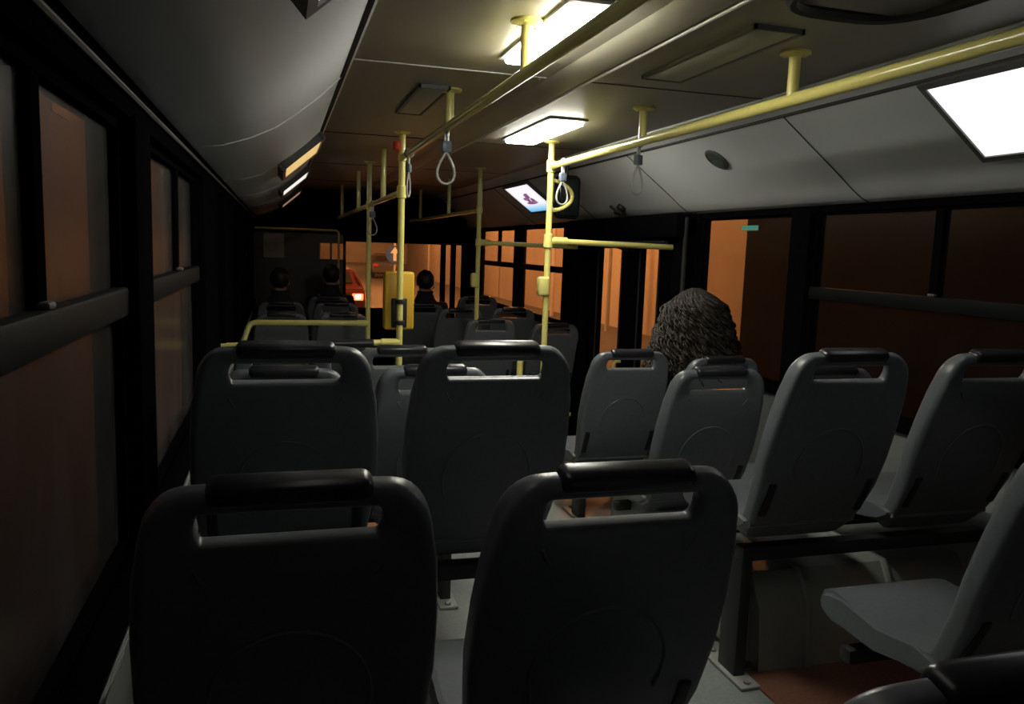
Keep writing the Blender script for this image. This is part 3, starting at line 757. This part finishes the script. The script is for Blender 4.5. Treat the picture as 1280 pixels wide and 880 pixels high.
y,z=sb(7.45,-.52); person(1.36,y+.03,z+.02,FF,'coat_d','person with short dark hair seated against the orange windscreen')
y,z=sb(7.15,-.50); person(A1-.01,y+.03,z,FF,'coat_d','person in dark clothes by the far left window looking at a phone',phone=True)
ph=BX('phone','hinge',(-.036,.036,-.004,.004,-.07,.07),bev=.003); ph.location=(A1-.01,y+.50,z+.37); ph.rotation_euler=(math.radians(-50),0,0)
tag(ph,'small lit phone held by the passenger at the far left window','phone'); BX('screen','phone',(-.031,.031,-.006,-.0035,-.062,.062),ph)
y,z=sb(7.95,-.50); person(A2-.0,y+.03,z+.02,FF,'coat_d','dark-haired person in a black coat near the driver partition, left of the red tail lamps')

# ---------------------------------------------------------------- front fittings
r=empty('driver_partition',(.2,8.98,FF),label='dark driver partition with a grey poster at the front left',cat='partition')
H=lambda z:z-FF
bm=bmesh.new()
for d in ((-.49+.0,.22,-.02,.02,0,H(.10)),(.22,.50,-.02,.02,0,H(-.17)),(.22,.50,-.02,.02,H(.0),H(.10)),(.47,.50,-.02,.02,0,H(.10)),(.33,.35,-.015,.015,H(-.17),H(.0))): box(bm,*d)
finish(bm,'panel','tan',r,smooth=False)
BX('glazing','g_f',(.22,.47,-.003,.003,H(-.17),H(.0)),r)
BX('poster','paper',(-.36,-.15,-.026,-.021,H(-.17),H(.085)),r)
T('top_rail',r,[(-.45,-.04,H(.14)),(.42,-.04,H(.14)),(.42,-.04,H(-.6))],.012)
r=empty('dashboard',(.25,9.6,FF),label='dark bus dashboard under the windscreen',cat='dashboard')
bm=bmesh.new(); extrude_profile(bm,[(0,0),(.32,0),(.32,.85),(.22,.9),(.0,.78)],-.5,1.6)
for v in bm.verts: v.co=Vector((v.co.y,v.co.x,v.co.z))
finish(bm,'console','black',r)
bm=bmesh.new(); tube(bm,[(.0+.22*math.cos(t),-.12+.08*math.sin(t),.82+.18*math.sin(t)) for t in [2*PI*i/24 for i in range(24)]],.014,8,closed=True); tube(bm,[(0,-.12,.82),(0,.02,.70)],.03,8); tube(bm,[(-.22,-.12,.82),(.22,-.12,.82)],.012,6); finish(bm,'steering_wheel','dark',r)
# stickers
BX('sticker','teal',(XR+.013,XR+.016,3.60,3.75,.14,.165)); tag(bpy.data.objects['sticker'],'small teal sticker at the top of the orange-lit right window','sticker')

# ---------------------------------------------------------------- outside
GZ=-2.05
tag(BX('ground','asphalt',(-60,80,-30,160,GZ-.1,GZ)),kind='structure')
def building(x0,x1,y0,y1,h,label,face,m='build'):
    r=empty('building',((x0+x1)/2,(y0+y1)/2,GZ),label=label,cat='building'); a=(x1-x0)/2; b=(y1-y0)/2
    bm=bmesh.new(); box(bm,-a,a,-b,b,0,h); box(bm,-a-.15,a+.15,-b-.15,b+.15,h,h+.35); finish(bm,'wall',m,r,smooth=False)
    n=int((y1-y0)/4)
    for i in range(n):
        yy=-b+2+i*4
        for zz in (4.6,7.8):
            if zz+1.5<h: BX('window','buildw',(face*a-.04,face*a+.04,yy-.7,yy+.7,zz,zz+1.5),r)
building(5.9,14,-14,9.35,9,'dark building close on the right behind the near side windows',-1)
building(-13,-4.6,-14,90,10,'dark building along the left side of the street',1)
building(9.0,20,10.6,59,10,'added pale backdrop building on the right, lit for the orange haze in the door panes',-1,'concrete')  # added wall, lit to stand in for orange haze on the panes
building(-40,60,92,102,18,'added orange-lit backdrop building closing the street beyond the windscreen',-1,'concrete')  # added backdrop that gives the windscreen its orange glow
def added_street_lamp(x,y,h,P,label,side=1,arm=1.2):  # added lamps, placed to light the walls outside the windows orange
    r=empty('added_street_lamp',(x,y,GZ),label=label,cat='street lamp',group='added street lamps')
    bm=bmesh.new(); tube(bm,smooth_path([(0,0,0),(0,0,h),(side*arm,0,h+.15)],.4),.06,10); finish(bm,'post','trim',r)
    bm=bmesh.new(); box(bm,side*arm-(.35),side*arm+.35,-.14,.14,h+.08,h+.22,bev=.04); finish(bm,'lamp_head','fixture',r)
    bm=bmesh.new(); box(bm,side*arm-.28,side*arm+.28,-.10,.10,h+.05,h+.082); finish(bm,'lens','sodium',r)
    li=bpy.data.lights.new('added_sodium_light','POINT'); li.energy=P; li.color=(1,.37,.11); li.shadow_soft_size=.15
    lo=bpy.data.objects.new('added_sodium_light',li); C.objects.link(lo); lo.parent=r; lo.location=(side*arm,0,h-.02)
added_street_lamp(8.6,11.8,6.5,650,'added sodium street lamp on the right pavement, nearest the bus',-1,1.5)
added_street_lamp(8.3,19.5,6.5,2600,'added sodium street lamp on the right pavement, first after the nearest one',-1,3.0)  # added to brighten the wall behind the door panes
added_street_lamp(8.3,24,6.5,3000,'added sodium street lamp on the right pavement, third from the bus',-1,3.0)
added_street_lamp(8.3,33,6.5,3000,'added sodium street lamp on the right pavement, fourth from the bus',-1,3.0)
added_street_lamp(8.3,46,6.5,2800,'added sodium street lamp on the right pavement, farthest',-1,3.0)
added_street_lamp(5.2,-3,6.5,60,'added sodium lamp out of view behind the bus on the right',-1,1.0)  # added out of view to warm the dark building's face
added_street_lamp(-3.9,24,6.5,300,'added sodium street lamp on the left pavement',1)  # added to light the face of the left building
added_street_lamp(4.0,84,9,3200,'added sodium street lamp before the building closing the street',1)
added_street_lamp(26.0,84,9,2500,'added sodium street lamp right of the one closing the street',1)
def car(x,y,m,label,lit,rz=0):
    r=empty('car',(x,y,GZ),rz,label=label,cat='car')
    prof=[(-2.1,.35),(-2.1,.85),(-2.0,.98),(-1.45,1.05),(-1.0,1.42),(.35,1.45),(.95,1.0),(1.9,.86),(2.1,.6),(2.1,.35)]
    bm=bmesh.new(); A=[bm.verts.new((-.86,a,b)) for a,b in prof]; B_=[bm.verts.new((.86,a,b)) for a,b in prof]; n=len(prof)
    for i in range(n): bm.faces.new((A[i],A[(i+1)%n],B_[(i+1)%n],B_[i]))
    bm.faces.new(A); bm.faces.new(B_)
    for v in bm.verts:
        if v.co.z>1.2: v.co.x*=.78
    bmesh.ops.bevel(bm,geom=bm.edges[:],offset=.05,segments=2,affect='EDGES'); finish(bm,'body_shell',m,r)
    bm=bmesh.new(); 
    v=[bm.verts.new(c) for c in ((-.62,-1.42,1.09),(.62,-1.42,1.09),(.54,-1.08,1.37),(-.54,-1.08,1.37))]; bm.faces.new(v)
    q=bmesh.ops.extrude_face_region(bm,geom=bm.faces[:]); bmesh.ops.translate(bm,vec=(0,-.03,.02),verts=[e_ for e_ in q['geom'] if isinstance(e_,bmesh.types.BMVert)])
    finish(bm,'rear_window','buildw',r)
    for sx_ in (-1,1):
        BX('tail_lamp','tail' if lit else 'red',(sx_*.68-.13,sx_*.68+.13,-2.13,-2.07,.72,.88),r,bev=.02)
        if lit: BX('lamp_centre','tailw',(sx_*.68-.05,sx_*.68+.06,-2.15,-2.12,.76,.85),r)
        for yy in (-1.3,1.3):
            bm=bmesh.new(); lathe(bm,[(.2,-.1),(.32,-.09),(.32,.09),(.2,.1)],20,Matrix.Translation((sx_*.78,yy,.32)) @ Matrix.Rotation(PI/2,4,'Y')); finish(bm,'wheel','tyre',r)
car(1.12,21.5,'car','red car with glowing tail lamps ahead, through the windscreen left of the thin pole',True)
car(6.4,52,'car2','grey car farther up the road beneath the blue sign',False)
car(7.6,61,'car2','grey car right of the one beneath the blue sign, up the road',False,.1)
r=empty('road_sign',(3.78,27.5,GZ),label='blue road sign with a white arrow pointing up, beyond the windscreen',cat='road sign')
bm=bmesh.new(); tube(bm,[(0,.05,0),(0,.05,2.2)],.04,8); finish(bm,'post','trim',r)
bm=bmesh.new(); lathe(bm,[(.30,0),(.30,.03)],28,Matrix.Translation((0,0,1.75)) @ Matrix.Rotation(PI/2,4,'X')); finish(bm,'sign_plate','blue',r,smooth=False)
bm=bmesh.new(); ol=[(-.05,-.22),(.05,-.22),(.05,.04),(.15,.04),(0,.25),(-.15,.04),(-.05,.04)]
A=[bm.verts.new((a,-.036,1.75+b)) for a,b in ol]; B_=[bm.verts.new((a,-.03,1.75+b)) for a,b in ol]
for i in range(7): bm.faces.new((A[i],A[(i+1)%7],B_[(i+1)%7],B_[i]))
bm.faces.new(A); bm.faces.new(B_); finish(bm,'arrow','white',r,smooth=False)
